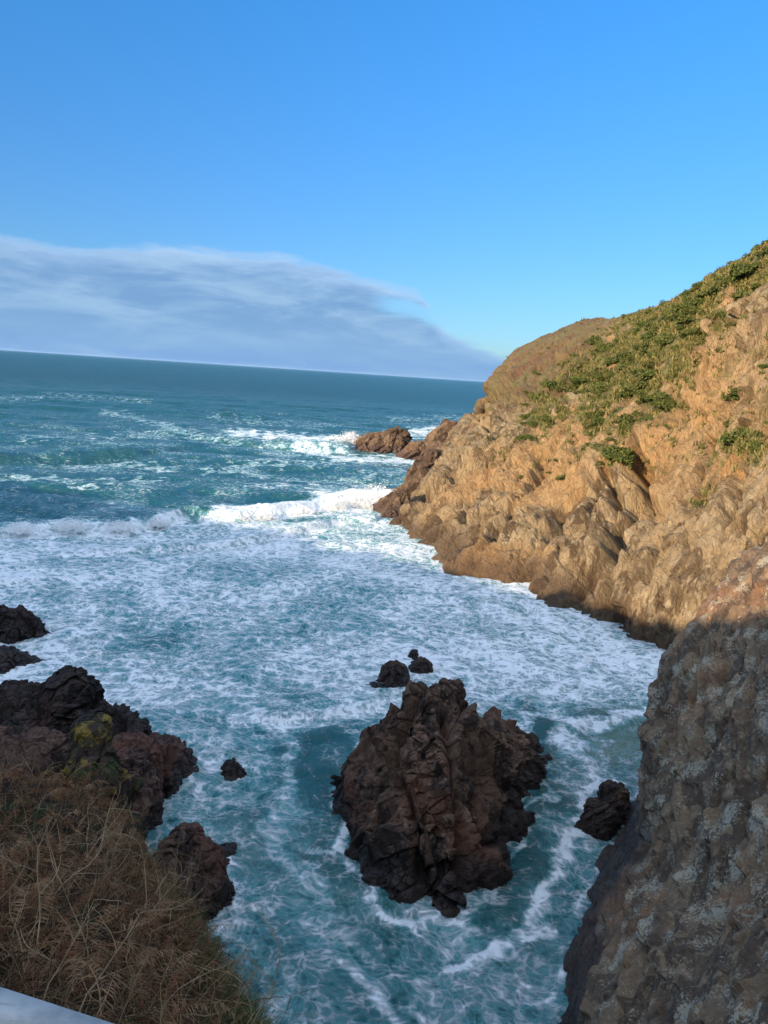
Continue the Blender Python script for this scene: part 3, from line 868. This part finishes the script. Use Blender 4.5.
def headland_plants():
    rng = np.random.default_rng(12)
    n = NT('gorse_leaf')
    t = n.attr('tint')
    ob = n.n('ShaderNodeObjectInfo').outputs['Random']
    col = n.mix(t, (.025, .042, .009), (.095, .115, .024))
    col = n.mix(n.math('MULTIPLY', ob, .5), col, (.12, .11, .035))
    n.bsdf(col, .8, None, .15)
    me = []
    for i in range(6):
        V, Fq = bush_mesh(rng)
        o = mesh_obj('gorse_bush', V, Fq, n.m, attrs={'tint': np.repeat(rng.random(len(Fq)), 4)})
        me.append(o.data)
        bpy.data.objects.remove(o)
    P, N, PX, PY, veg = (HEAD[k] for k in ('P', 'N', 'PX', 'PY', 'veg'))
    cell = np.linalg.norm(np.cross(np.gradient(P, axis=0), np.gradient(P, axis=1)), axis=-1)
    d2 = (P[..., 1] / 80) ** 2
    inframe = (PX > 470) & (PX < 785) & (PY > 240) & (PY < 640)
    jr = np.zeros(P.shape[:2], bool); jr[:, 40:690] = True
    w = (cell * sstep(.35, .8, veg) / d2 * (inframe & jr) * sstep(-.3, .3, fbm(P / 5, 99, 2))).ravel()
    sel = list(rng.choice(len(w), 205, p=w / w.sum()))
    w2 = (cell / d2 * (inframe & jr) * (PY < 480) * (PX > 520) * (veg < .5) * sstep(-.1, .35, fbm(P / 9, 97, 2))).ravel()
    sel += list(rng.choice(len(w2), 62, p=w2 / w2.sum()))
    used = []
    def place(i, s, label, flat=1.15):
        p = P.reshape(-1, 3)[i]
        o = bpy.data.objects.new('gorse_bush', me[rng.integers(len(me))])
        COL.objects.link(o)
        o.location = p - np.array([0, 0, .25 * s])
        o.rotation_euler = (rng.uniform(-.2, .2), rng.uniform(-.2, .2), rng.uniform(0, 6.28))
        o.scale = (s * rng.uniform(.8, 1.3), s * rng.uniform(.8, 1.3), s * flat * rng.uniform(.7, 1.1))
        tag(o, label, 'bush', 'gorse bushes on the headland slope')
    for i in sel:
        x, y = PX.ravel()[i], PY.ravel()[i]
        skyl = np.interp(x, [480, 548, 618, 652, 688, 726, 772], [430, 335, 318, 312, 296, 273, 248])
        s = (rng.uniform(.8, 1.9) if veg.ravel()[i] > .5 else rng.uniform(.4, .9)) * (1.0 if y > skyl + 12 else .6)
        if y < skyl + 14:
            lab = 'small dark bush along the skyline of the headland'
        elif y > 425:
            lab = 'green bush growing on bare ochre rock low on the headland'
        elif x > 690:
            lab = 'green gorse bush beside the fluted crags high on the headland'
        elif x < 600:
            lab = 'dark green gorse bush on the seaward end of the green slope'
        else:
            lab = 'green gorse bush in the middle of the vegetated headland slope'
        place(i, s, lab)
    for (x, y, s, lab) in [(592, 451, 1.3, 'round green bush alone on the ochre face below the slope'), (614, 457, 1.7, 'green bush trailing downward just above the long cleft'),
                           (601, 424, 1.5, 'wide green bush at the lower edge of the green slope'), (628, 396, 1.6, 'broad dark green bush at the centre of the slope'),
                           (655, 402, 1.8, 'largest dark green bush above the ochre gully'), (528, 440, 1.3, 'small green bush lowest at the seaward end of the slope'),
                           (531, 425, 1.0, 'small bush above the lowest seaward one'), (700, 288, 1.2, 'bushy shrub standing up from the skyline right of the middle'),
                           (738, 400, 1.3, 'green bush tucked among the fluted crags'), (722, 352, 1.3, 'dark bush clinging below a fluted crag'), (742, 300, 1.4, 'dark bush high on the right just under the skyline turf')]:
        dd = (PX - x) ** 2 + (PY - y) ** 2 + 1e5 * (~jr)
        place(int(np.argmin(dd)), s, lab)
    # low turf tufts
    bl = [blade_template(rng) for _ in range(6)]
    tp = []
    for k in range(6):
        parts = []
        for j in range(9):
            v, f = bl[rng.integers(6)]
            a = rng.uniform(0, 6.28); c, s_ = math.cos(a), math.sin(a)
            Mz = np.array([[c, -s_, 0], [s_, c, 0], [0, 0, 1]])
            v = (v * np.array([14, 1, 1])) @ Mz.T * rng.uniform(.6, 1.1) + rng.normal(0, .25, 3) * np.array([1, 1, .1])
            parts.append((v, f))
        tp.append(stack_parts(parts))
    m_ = leaf_mat('slope_turf_blade', [(.07, .085, .022), (.14, .145, .038), (.25, .21, .075), (.28, .19, .08)])
    vv = sstep(.3, .7, veg) * sstep(-.25, .1, fbm(P / 3.0, 98, 3)) + .03 * (PY < 470)
    scatter('slope_turf', P, N, cell * vv * (inframe & jr) / d2, tp, 9000, .35, .8, m_, 'rough green and tan turf covering the upper headland', rng, tilt=.3, sink=.1)

# ------------------------------------------------------------------ sea
WAVES = [  # px polyline, amplitude, front width, back width
    ([(-120, 540), (-60, 532), (0, 526), (60, 523), (130, 526), (190, 515), (240, 518), (300, 511), (350, 503), (392, 502)], 1.15, 1.3, 5.0, [.5, .55, .6, .65, .65, .75, .75, .9, 1.1, .8]),
    ([(20, 560), (100, 552), (150, 546), (230, 540), (300, 530), (345, 521), (376, 522)], .55, .9, 3.0, [.0, .5, .8, .9, 1, 1, .8]),
    ([(120, 425), (200, 436), (260, 443), (310, 446), (350, 448)], 1.7, 4, 10, [0, .4, .8, 1, .9]),
    ([(-120, 462), (0, 459), (80, 457), (150, 452), (220, 445)], 1.2, 4, 14, [.8, 1, 1, .7, 0]),
    ([(60, 402), (160, 410), (260, 417), (350, 421)], 1.6, 8, 20, [0, 1, 1, 0]),
    ([(410, 432), (440, 434), (470, 436)], .8, 4, 8, [.4, 1, 1]),
    ([(500, 728), (540, 726), (590, 722), (640, 722), (680, 728)], .28, .5, 1.6, [0, .7, 1, 1, .8]),
    ([(230, 712), (280, 716), (330, 712), (380, 702)], .22, .4, 1.6, [0, .8, 1, .6]),
]
def pl_dist(PX, PY, pts, ys=1.6):
    best = np.full(PX.shape, 1e9, f32); tt = np.zeros(PX.shape, f32)
    pts = np.array(pts, float); n = len(pts) - 1
    for i in range(n):
        a, b = pts[i], pts[i + 1]
        ax, ay, bx, by = a[0], a[1] * ys, b[0], b[1] * ys
        dx, dy = bx - ax, by - ay
        t = np.clip(((PX - ax) * dx + (PY * ys - ay) * dy) / (dx * dx + dy * dy), 0, 1)
        d = np.hypot(PX - ax - t * dx, PY * ys - ay - t * dy)
        c = d < best
        best = np.where(c, d, best); tt = np.where(c, (i + t) / n, tt)
    return best, tt

def sea():
    r1 = 9.0 * np.exp(np.arange(0, math.log(420 / 9.0), .0036))
    r2 = 420 * np.exp(np.arange(.004, math.log(60000 / 420.), .02))
    rr = np.concatenate([r1, r2])
    th = np.linspace(R(-44), R(44), 620)
    X = np.sin(th)[None, :] * rr[:, None]
    Y = np.cos(th)[None, :] * rr[:, None]
    P = np.stack([X, Y, np.zeros_like(X)], -1)
    PX, PY, _ = project(P)
    wr = P + 4 * np.stack([fbm(P / 18, 201, 3), fbm(P / 18, 202, 3), np.zeros_like(X)], -1)
    Z = np.zeros(X.shape)
    rad = np.hypot(X, Y)
    # ambient swell
    for (lam, amp, ang, s) in ((46, .42, 8, 1), (27, .22, -6, 2), (15, .15, 14, 3), (8.5, .09, -20, 4), (5, .05, 30, 5)):
        k = 2 * math.pi / lam
        ph = (wr[..., 0] * math.sin(R(ang)) + wr[..., 1] * math.cos(R(ang))) * k + 3 * perlin(P / (lam * 2.2), 210 + s)
        sh = np.sin(ph)
        cut = np.clip(lam * 60 / rad, 0, 1)
        shelter = .25 + .75 * sstep(45, 95, rad)
        Z += amp * (sh + .25 * np.cos(2 * ph)) * cut * shelter
    chop = fbm(np.stack([X / 2.2, Y / 1.6, X * 0], -1), 230, 4) * .16 * np.clip(160 / rad, 0, 1)
    Z += chop
    Z += .05 * fbm(P / .55, 240, 3) * np.clip(60 / rad, 0, 1)
    crest = np.zeros(X.shape)
    for wi, (pts, A, wf, wb, am) in enumerate(WAVES):
        Wp = np.array([S(*p) for p in pts])
        o = np.argsort(Wp[:, 0])
        cy = np.interp(X, Wp[o, 0], Wp[o, 1]) + 1.2 * perlin(np.stack([X / 7, X * 0, X * 0], -1), 250 + wi) * wf * .5
        aa = np.interp(X, Wp[o, 0], np.array(am)[o], left=0, right=0)
        aa = aa * (1 + .35 * perlin(np.stack([X / 4, X * 0 + 3, X * 0], -1), 260 + wi))
        d = Y - cy
        prof = np.where(d < 0, np.exp(-(d / wf) ** 2), np.exp(-(d / wb) ** 2))
        Z += A * aa * prof
        Z -= .35 * A * aa * np.exp(-((d + wf * 2.2) / (wf * 1.4)) ** 2)
    # lumps in the white water
    # --- foam coverage
    C = np.zeros(X.shape, f32)
    C += .24 * sstep(385, 440, PY)
    C += .50 * sstep(500, 545, PY) * (1 - sstep(690, 735, PY))
    C += .10 * sstep(560, 620, PY) * (1 - sstep(700, 740, PY)) * sstep(420, 560, PX)
    C += .25 * sstep(715, 740, PY)
    low = fbm(wr / 9.0, 270, 4)
    C += .30 * low * sstep(385, 450, PY) + .12 * fbm(wr / 3.0, 271, 3) * sstep(480, 540, PY)
    WA, WB, WC = fbm(P / 2.6, 281, 3), fbm(P / 2.6, 282, 3), fbm(P / 1.9, 283, 3)
    def add(pts, w, s, ys=1.6):
        nonlocal C
        nr_ = 1 + 1.6 * sstep(700, 760, PY)
        d, _ = pl_dist(PX + 11 * nr_ * WA, PY + 7 * nr_ * WB, pts, ys)
        C = np.maximum(C, s * (1 + .38 * WC * sstep(700, 760, PY)) * np.exp(-(d / w) ** 2)) if s > 0 else C + s * np.exp(-(d / w) ** 2)
    # breakers
    add([(-80, 535), (0, 530), (60, 527), (130, 529), (175, 522)], 12, .95, 2.2)
    add([(165, 524), (235, 519)], 11, .92, 2.2)
    add([(225, 517), (300, 512), (350, 503), (392, 502)], 16, 1.0, 2.0)
    add([(60, 556), (150, 547), (230, 541), (300, 531), (345, 521), (376, 522)], 10, .85, 2.4)
    add([(330, 505), (390, 505)], 24, 1.1, 1.6)
    add([(380, 525), (420, 550), (480, 580), (560, 610), (660, 650)], 13, .82, 1.6)
    add([(235, 434), (300, 440), (350, 442)], 11, .95, 2.2)
    add([(300, 448), (350, 458), (430, 462), (462, 462)], 14, .85, 2.2)
    add([(412, 434), (440, 430), (478, 428)], 12, .9, 2.4)
    add([(340, 478), (400, 474), (440, 466)], 10, .45, 2)
    add([(70, 466), (120, 462), (170, 466)], 12, .55, 3)
    add([(105, 412), (130, 416), (200, 438), (250, 440)], 8, .5, 3)
    add([(390, 420), (470, 418)], 6, .5, 3)
    # near cove streams
    add([(-20, 400), (60, 396), (150, 402)], 5, .5, 3)
    add([(20, 440), (110, 436), (190, 432)], 6, .52, 3)
    add([(0, 480), (90, 486), (160, 482)], 8, .58, 3)
    add([(200, 470), (290, 462), (340, 468)], 8, .55, 3)
    add([(240, 490), (320, 486), (370, 484)], 8, .6, 3)
    add([(210, 418), (300, 424), (340, 426)], 4, .5, 3)
    add([(655, 712), (600, 722), (540, 722), (500, 728)], 13, .95)
    add([(560, 735), (590, 765), (612, 785)], 22, .85)
    add([(612, 785), (590, 800), (572, 835), (556, 872), (545, 905), (520, 935), (480, 962), (450, 975)], 17, .97)
    add([(450, 975), (425, 990), (405, 1010), (440, 1024)], 12, .7)
    add([(600, 940), (540, 990), (500, 1020)], 26, .5)
    add([(400, 700), (340, 712), (280, 722), (240, 715)], 20, .8)
    add([(290, 722), (286, 760), (292, 800), (280, 840), (300, 880), (320, 930), (345, 960)], 17, .62)
    add([(345, 960), (372, 1000), (385, 1030)], 14, .7)
    add([(200, 790), (205, 820), (188, 850)], 18, .72)
    add([(250, 960), (290, 990), (280, 1030)], 30, .55)
    add([(200, 740), (250, 745)], 20, .5)
    add([(335, 790), (338, 830), (352, 870), (378, 898)], 10, .92, 1)
    add([(390, 905), (452, 922), (492, 895), (516, 850), (545, 790)], 8, .85, 1)
    add([(234, 865), (238, 905), (212, 938)], 9, .85, 1)
    add([(640, 790), (604, 868), (578, 935), (560, 1003)], 8, .75, 1)
    add([(345, 770), (375, 735), (385, 715)], 8, .85, 1)
    add([(345, 860), (310, 850), (285, 800)], 16, .58)
    add([(420, 925), (400, 965), (440, 985)], 14, .5)
    add([(240, 870), (262, 905), (250, 950)], 20, .55)
    add([(190, 760), (196, 790)], 9, .8, 1)
    add([(0, 700), (60, 650), (20, 670)], 24, .7)
    # calmer, darker water beside the stack
    add([(545, 800), (528, 850), (490, 915)], 20, -.26, 1)
    add([(330, 760), (320, 850), (350, 920), (420, 950)], 26, -.08, 1)
    add([(150, 640), (210, 632), (270, 645)], 26, -.20)
    add([(300, 600), (380, 606)], 22, -.16)
    add([(430, 620), (520, 640)], 20, -.12)
    add([(60, 590), (130, 600)], 22, -.14)
    add([(220, 668), (300, 690)], 16, -.22)
    add([(250, 750), (330, 735)], 12, -.14)
    add([(520, 700), (545, 745)], 14, -.3)
    C = np.clip(C, 0, 1)
    Z += .22 * np.abs(fbm(P / 1.1, 290, 3)) * sstep(.75, 1.0, C) * np.clip(rad / 60, .35, 1)
    # pale sandy shallows and green wave faces
    sand = np.clip(blobs(PX, PY, [(620, 745, 50, 22, 1), (640, 690, 60, 30, .6), (560, 660, 90, 40, .3), (300, 860, 40, 50, .25), (355, 905, 40, 30, .3), (232, 850, 40, 30, .5), (600, 800, 20, 40, .4), (500, 985, 60, 30, .25)]), 0, 1)
    slope = np.gradient(Z, axis=0) / (np.gradient(rad, axis=0) + 1e-6)
    green = np.clip(sstep(.10, .5, slope) * sstep(60, 90, rad) * (1 - sstep(150, 260, rad)), 0, 1)
    far = sstep(60, 700, rad)
    P[..., 2] = Z
    # --- material
    n = NT('sea_water')
    n.dim = '2D'
    sx = n.n('ShaderNodeSeparateXYZ', {0: n.pos})
    flat = n.n('ShaderNodeCombineXYZ', {0: sx.outputs[0], 1: sx.outputs[1], 2: 0.0}).outputs[0]
    w1 = warp(n, flat, .25, 1.8)
    w2 = warp(n, w1, 1.3, .35)
    w2 = warp(n, w2, 5.0, .10)
    e1 = n.voro(w2, 1.0)
    e2 = n.voro(w2, 2.9)
    l1 = n.math('SUBTRACT', 1, n.ss(0, .34, e1))
    l2 = n.math('SUBTRACT', 1, n.ss(0, .32, e2))
    nz = n.noise(n.vec((.8, 1.15, 1), src=w2), 1.5, 8, .72)
    nf = n.noise(w2, 6.0, 4, .7)
    nb = n.noise(w1, .5, 5, .6)
    pat = n.math('ADD', n.math('MULTIPLY', l1, .15), n.math('MULTIPLY', l2, .14))
    pat = n.math('ADD', pat, n.math('MULTIPLY_ADD', nf, .20, n.math('ADD', nz, .05)))
    pat = n.math('ADD', pat, n.math('MULTIPLY', nb, .45))      # about .35 .. 1.2
    cov = n.attr('foam')
    thr = n.math('SUBTRACT', 1.40, n.math('MULTIPLY', cov, .64))
    df = n.math('SUBTRACT', pat, thr)
    foam = n.math('POWER', n.ss(-.19, .21, df), 1.2)
    foam = n.math('MULTIPLY', foam, n.ss(.02, .2, cov))
    deep = n.mix(n.attr('farness'), (.007, .074, .077), (.012, .092, .112))
    body = n.mix(n.math('MULTIPLY', n.attr('sand'), .8), deep, (.13, .19, .13))
    body = n.mix(n.math('MULTIPLY', n.attr('green'), .4), body, (.03, .14, .13))
    film = n.math('MULTIPLY', n.ss(-.40, .06, df), n.ss(.15, .6, cov))
    body = n.mix(n.math('MULTIPLY', film, .85), body, (.19, .49, .52))
    col = n.mix(foam, body, (.78, .82, .84))
    rp = n.noise(w1, 1.1, 5, .6)
    rip = n.noise(n.vec((1, 1.7, 1), src=flat), 3.2, 5, .62)
    far_r = n.noise(n.vec((.05, .16, 1), src=flat), 1.0, 6, .72)
    h1 = n.math('ADD', n.math('MULTIPLY', rp, .5), n.math('MULTIPLY', rip, .25))
    nr = n.bump(far_r, 1.0, n.math('MULTIPLY', n.attr('farness'), 7.0))
    nr = n.bump(h1, 1.0, .30, nr)
    nr = n.bump(n.math('ADD', foam, n.math('MULTIPLY', nz, n.math('MULTIPLY', foam, 1.2))), .8, .12, nr)
    rough = n.math('ADD', n.math('ADD', .10, n.math('MULTIPLY', n.attr('farness'), .25)), n.math('MULTIPLY', foam, .6))
    n.bsdf(col, rough, nr, n.math('SUBTRACT', .5, n.math('MULTIPLY', foam, .35)), IOR=1.33)
    o = mesh_obj('sea', P, grid_faces(len(rr), 620), n.m, attrs={'foam': C, 'sand': sand, 'green': green, 'farness': far}, smooth=True)
    tag(o, kind='structure')

def spray():
    n = NT('spray_white')
    n.bsdf((.85, .86, .86), .9, None, .1)
    rng = np.random.default_rng(3)
    def burst(label, puffs, size, cnt):
        V = []
        for (px, py, hpx, wpx) in puffs:
            b = S(px, py)
            _, _, zf = project(b)
            m_ = zf / F
            k = cnt
            ang = rng.normal(0, .5, k)
            q = rng.random(k) ** .55
            hh = hpx * m_ * q * np.cos(ang) * rng.uniform(.3, 1, k)
            xx = wpx * m_ * (rng.normal(0, .38, k) * (1 - .3 * q)) + np.sin(ang) * hpx * m_ * .4 * q
            yy = rng.normal(0, wpx * m_ * .3, k)
            V.append(np.stack([b[0] + xx, b[1] + yy, hh - .2], -1))
        V = np.concatenate(V)
        V = V + .35 * np.stack([perlin(V / .7, 1), perlin(V / .7, 2), perlin(V / .7, 3)], -1)
        T = np.array([[1, 0, -.7], [-1, 0, -.7], [0, 1, .7], [0, -1, .7]]) * .7
        s = size * rng.uniform(.4, 1.3, len(V)) ** 1.5
        VV = V[:, None, :] + (T[None] + rng.normal(0, .35, (len(V), 4, 3))) * s[:, None, None]
        Fq = np.array([[0, 1, 2], [0, 3, 1], [0, 2, 3], [1, 3, 2]])[None] + (np.arange(len(V)) * 4)[:, None, None]
        o = mesh_obj('sea_spray', VV, Fq.reshape(-1, 3), n.m)
        tag(o, label, 'spray', kind='stuff')
    burst('white spray thrown up where the wave hits the headland tip',
          [(375, 510, 30, 18), (355, 508, 22, 20), (388, 512, 26, 10), (335, 510, 14, 16), (300, 513, 9, 22), (262, 517, 8, 20), (240, 518, 7, 14)], .05, 11000)
    burst('low white spray along the left part of the breaking wave', [(20, 530, 8, 26), (70, 527, 9, 26), (120, 528, 8, 24), (160, 524, 7, 16)], .045, 6000)
    burst('white surf bursting against the sunlit islet', [(350, 446, 16, 12), (335, 446, 12, 16), (310, 444, 7, 20), (280, 441, 5, 20)], .10, 8000)

# ------------------------------------------------------------------ handrail
def handrail():
    root = bpy.data.objects.new('handrail', None)
    COL.objects.link(root)
    tag(root, 'pale weathered handrail crossing the bottom left corner', 'handrail')
    n = NT('weathered_paint')
    a = n.noise(n.vec((1, 1, 1)), 14, 5, .7)
    s = n.noise(n.vec((1, 12, 1)), 6, 5, .6)
    col = n.mix(n.ss(.4, .65, a), (.27, .275, .27), (.40, .40, .385))
    col = n.mix(n.math('MULTIPLY', n.ss(.58, .68, s), .5), col, (.22, .21, .2))
    n.bsdf(col, .6, n.bump(a, .4, .004), .4)
    # inner top edge line as seen
    A = at(0, 980, 1.05); B = at(105, 1021, 1.0)
    d = (B - A); d[2] = 0; L = np.linalg.norm(d); d /= L
    side = np.array([-d[1], d[0], 0])
    if side[1] > 0: side = -side
    root.location = A
    z = A[2]
    def beam(name, c, ax, ln, w, h, bev=.012):
        import bmesh
        bm = bmesh.new()
        bmesh.ops.create_cube(bm, size=1)
        bmesh.ops.scale(bm, vec=(ln, w, h), verts=bm.verts)
        bmesh.ops.bevel(bm, geom=list(bm.edges), offset=bev, segments=3, affect='EDGES')
        me = bpy.data.meshes.new(name); bm.to_mesh(me); bm.free()
        me.materials.append(n.m)
        for p in me.polygons: p.use_smooth = True
        o = bpy.data.objects.new(name, me); COL.objects.link(o); o.parent = root
        o.location = Vector(c) - root.location
        o.rotation_euler = (0, 0, ax)
        return o
    ax = math.atan2(d[1], d[0])
    c = A + side * .045
    beam('top_rail', (c[0], c[1], z - .03), ax, 5.0, .09, .06)
    beam('mid_rail', (c[0], c[1], z - .55), ax, 5.0, .04, .09, .006)
    for t in (-1.9, 1.3):
        q = c + d * t
        beam('post', (q[0], q[1], z - .62), ax, .07, .07, 1.10, .006)

# ------------------------------------------------------------------ light and sky
SUN_EL = R(15)
to_sun = np.array([-.66, -.75])
to_sun = to_sun / np.linalg.norm(to_sun)
sd = bpy.data.lights.new('sun', 'SUN')
sd.energy = 4.3
sd.angle = R(.53)
sd.color = (1.0, .80, .56)
so = bpy.data.objects.new('sun', sd)
COL.objects.link(so)
dv = Vector((to_sun[0] * math.cos(SUN_EL), to_sun[1] * math.cos(SUN_EL), math.sin(SUN_EL)))
so.rotation_euler = dv.to_track_quat('Z', 'Y').to_euler()
so.location = (-60, -60, 80)

def world():
    w = bpy.data.worlds.new('World')
    scene.world = w
    w.use_nodes = True
    t = w.node_tree
    t.nodes.clear()
    n = NT.__new__(NT)
    n.t = t
    out = t.nodes.new('ShaderNodeOutputWorld')
    bg = t.nodes.new('ShaderNodeBackground')
    t.links.new(bg.outputs[0], out.inputs[0])
    sky = t.nodes.new('ShaderNodeTexSky')
    sky.sky_type = 'NISHITA'
    sky.sun_disc = False
    sky.sun_elevation = SUN_EL
    sky.sun_rotation = math.atan2(to_sun[0], to_sun[1])
    sky.altitude = 0
    sky.air_density = 1.0
    sky.dust_density = .4
    sky.ozone_density = 2.2
    g = t.nodes.new('ShaderNodeNewGeometry')
    tc = t.nodes.new('ShaderNodeTexCoord')
    d = tc.outputs['Generated']
    sp = n.n('ShaderNodeSeparateXYZ', {0: d})
    x, y, z = sp.outputs
    az = n.math('DEGREES' if False else 'MULTIPLY', n.math('ARCTAN2', x, y), 180 / math.pi)
    el = n.math('MULTIPLY', n.math('ARCSINE', z), 180 / math.pi)
    # upper edge of the cloud bank as a function of azimuth
    def azel(px, py):
        r = ray(px, py); r = r / np.linalg.norm(r)
        return math.degrees(math.atan2(r[0], r[1])), math.degrees(math.asin(r[2]))
    def curve(pts):
        fc = t.nodes.new('ShaderNodeFloatCurve')
        c = fc.mapping.curves[0]
        P_ = [azel(*p) for p in pts]
        P_ = [((a + 60) / 120, e / 20) for a, e in P_]
        while len(c.points) < len(P_): c.points.new(.5, .5)
        for q, (a, e) in zip(c.points, P_):
            q.location = (a, e); q.handle_type = 'VECTOR'
        fc.mapping.update()
        t.links.new(n.math('MULTIPLY_ADD', az, 1 / 120, .5), fc.inputs[1])
        return n.math('MULTIPLY', fc.outputs[0], 20.0)
    topc = curve([(-500, 215), (-200, 225), (0, 232), (80, 246), (180, 242), (280, 252), (340, 268), (400, 284), (422, 291), (446, 327), (500, 350), (700, 356), (900, 362)])
    cv = n.n('ShaderNodeCombineXYZ', {0: n.math('MULTIPLY', az, .10), 1: n.math('MULTIPLY', el, .45), 2: 0.0}).outputs[0]
    n1 = n.noise(cv, 1.6, 7, .58, .4)
    n2 = n.noise(cv, 5.0, 7, .6, .3)
    edge = n.math('ADD', n.math('SUBTRACT', topc, el), n.math('MULTIPLY', n.math('SUBTRACT', n1, .5), 1.5))
    edge = n.math('ADD', edge, n.math('MULTIPLY', n.math('SUBTRACT', n2, .5), .9))
    bank_ = n.ss(-.1, .75, edge)
    # lit gap under the pointed tip
    gapc = curve([(-500, 300), (0, 318), (340, 318), (372, 303), (410, 308), (440, 320), (470, 335), (700, 345), (900, 350)])
    gd = n.math('ABSOLUTE', n.math('ADD', n.math('SUBTRACT', el, gapc), n.math('MULTIPLY', n.math('SUBTRACT', n2, .5), .8)))
    gap = n.math('MULTIPLY', n.math('SUBTRACT', 1, n.ss(.2, .95, gd)), n.ss(-2.5, 0, az))
    bank_ = n.math('MULTIPLY', bank_, n.math('SUBTRACT', 1, n.math('MULTIPLY', gap, .85)))
    # colours of cloud
    ccol = n.mix(n.ss(.40, .66, n.noise(cv, 1.1, 6, .6, .3)), (.145, .285, .52), (.26, .42, .63))
    rim = n.math('SUBTRACT', 1, n.ss(0, 1.7, edge))
    ccol = n.mix(n.math('MULTIPLY', rim, .6), ccol, (.42, .60, .84))
    low = n.math('SUBTRACT', 1, n.ss(.3, 4.6, el))
    ccol = n.mix(n.math('MULTIPLY', low, .8), ccol, (.19, .36, .62))
    # clear sky
    grade = n.mix(n.ss(-2, 34, el), (.26, .40, .62), (.20, .66, 1.02))
    hs = n.n('ShaderNodeHueSaturation', {'Color': n.mix(1.0, sky.outputs[0], grade, 'MULTIPLY'), 'Saturation': 1.0, 'Value': 1.0})
    k_ = 1 / SKYS
    ccol = n.mix(1.0, ccol, (k_ * .70, k_ * .68, k_ * .66), 'MULTIPLY')
    col = n.mix(n.math('MULTIPLY', bank_, .93), hs.outputs[0], ccol)
    # faint thin veil low over the horizon everywhere
    veil = n.math('MULTIPLY', n.math('SUBTRACT', 1, n.ss(-.2, 2.4, el)), n.math('MULTIPLY', n.ss(.35, .6, n1), .8))
    col = n.mix(veil, col, (.10 * k_, .20 * k_, .38 * k_))
    # unseen broken pale cloud, added overhead and behind the viewer as fill light
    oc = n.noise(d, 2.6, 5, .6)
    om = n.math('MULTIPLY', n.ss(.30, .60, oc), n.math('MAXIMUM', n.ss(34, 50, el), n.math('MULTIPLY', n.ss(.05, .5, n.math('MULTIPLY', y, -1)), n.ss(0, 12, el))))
    col = n.mix(om, col, (.51 * k_ * FILL_CLOUD, .60 * k_ * FILL_CLOUD, .73 * k_ * FILL_CLOUD))
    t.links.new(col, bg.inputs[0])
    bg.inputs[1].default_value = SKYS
SKYS = .14
FILL_CLOUD = 1.3  # brightness of the unseen cloud added for fill

headland()
near_wall()
rocks()
hillside()
bp, bn = bank()
bank_plants(bp, bn)
headland_plants()
sea()
spray()
handrail()

def haze():
    m_ = bpy.data.materials.new('sea_haze')
    m_.use_nodes = True
    t = m_.node_tree
    t.nodes.clear()
    out = t.nodes.new('ShaderNodeOutputMaterial')
    v = t.nodes.new('ShaderNodeVolumePrincipled')
    v.inputs['Color'].default_value = (.50, .72, 1.0, 1)
    v.inputs['Density'].default_value = HAZE
    t.links.new(v.outputs[0], out.inputs['Volume'])
    a, b, c, d = -61000, 61000, -9.0, 62.0
    V = np.array([(x, y, z) for x in (a, b) for y in (a, b) for z in (c, d)], float)
    Fq = np.array([[0, 1, 3, 2], [4, 6, 7, 5], [0, 4, 5, 1], [2, 3, 7, 6], [0, 2, 6, 4], [1, 5, 7, 3]])
    o = mesh_obj('haze', V, Fq, m_)
    tag(o, kind='stuff')
HAZE = 1.0e-5
haze()
scene.view_settings.view_transform = 'Standard'
scene.view_settings.look = 'None'
scene.view_settings.exposure = .95
scene.view_settings.gamma = 1
SKYS = .14
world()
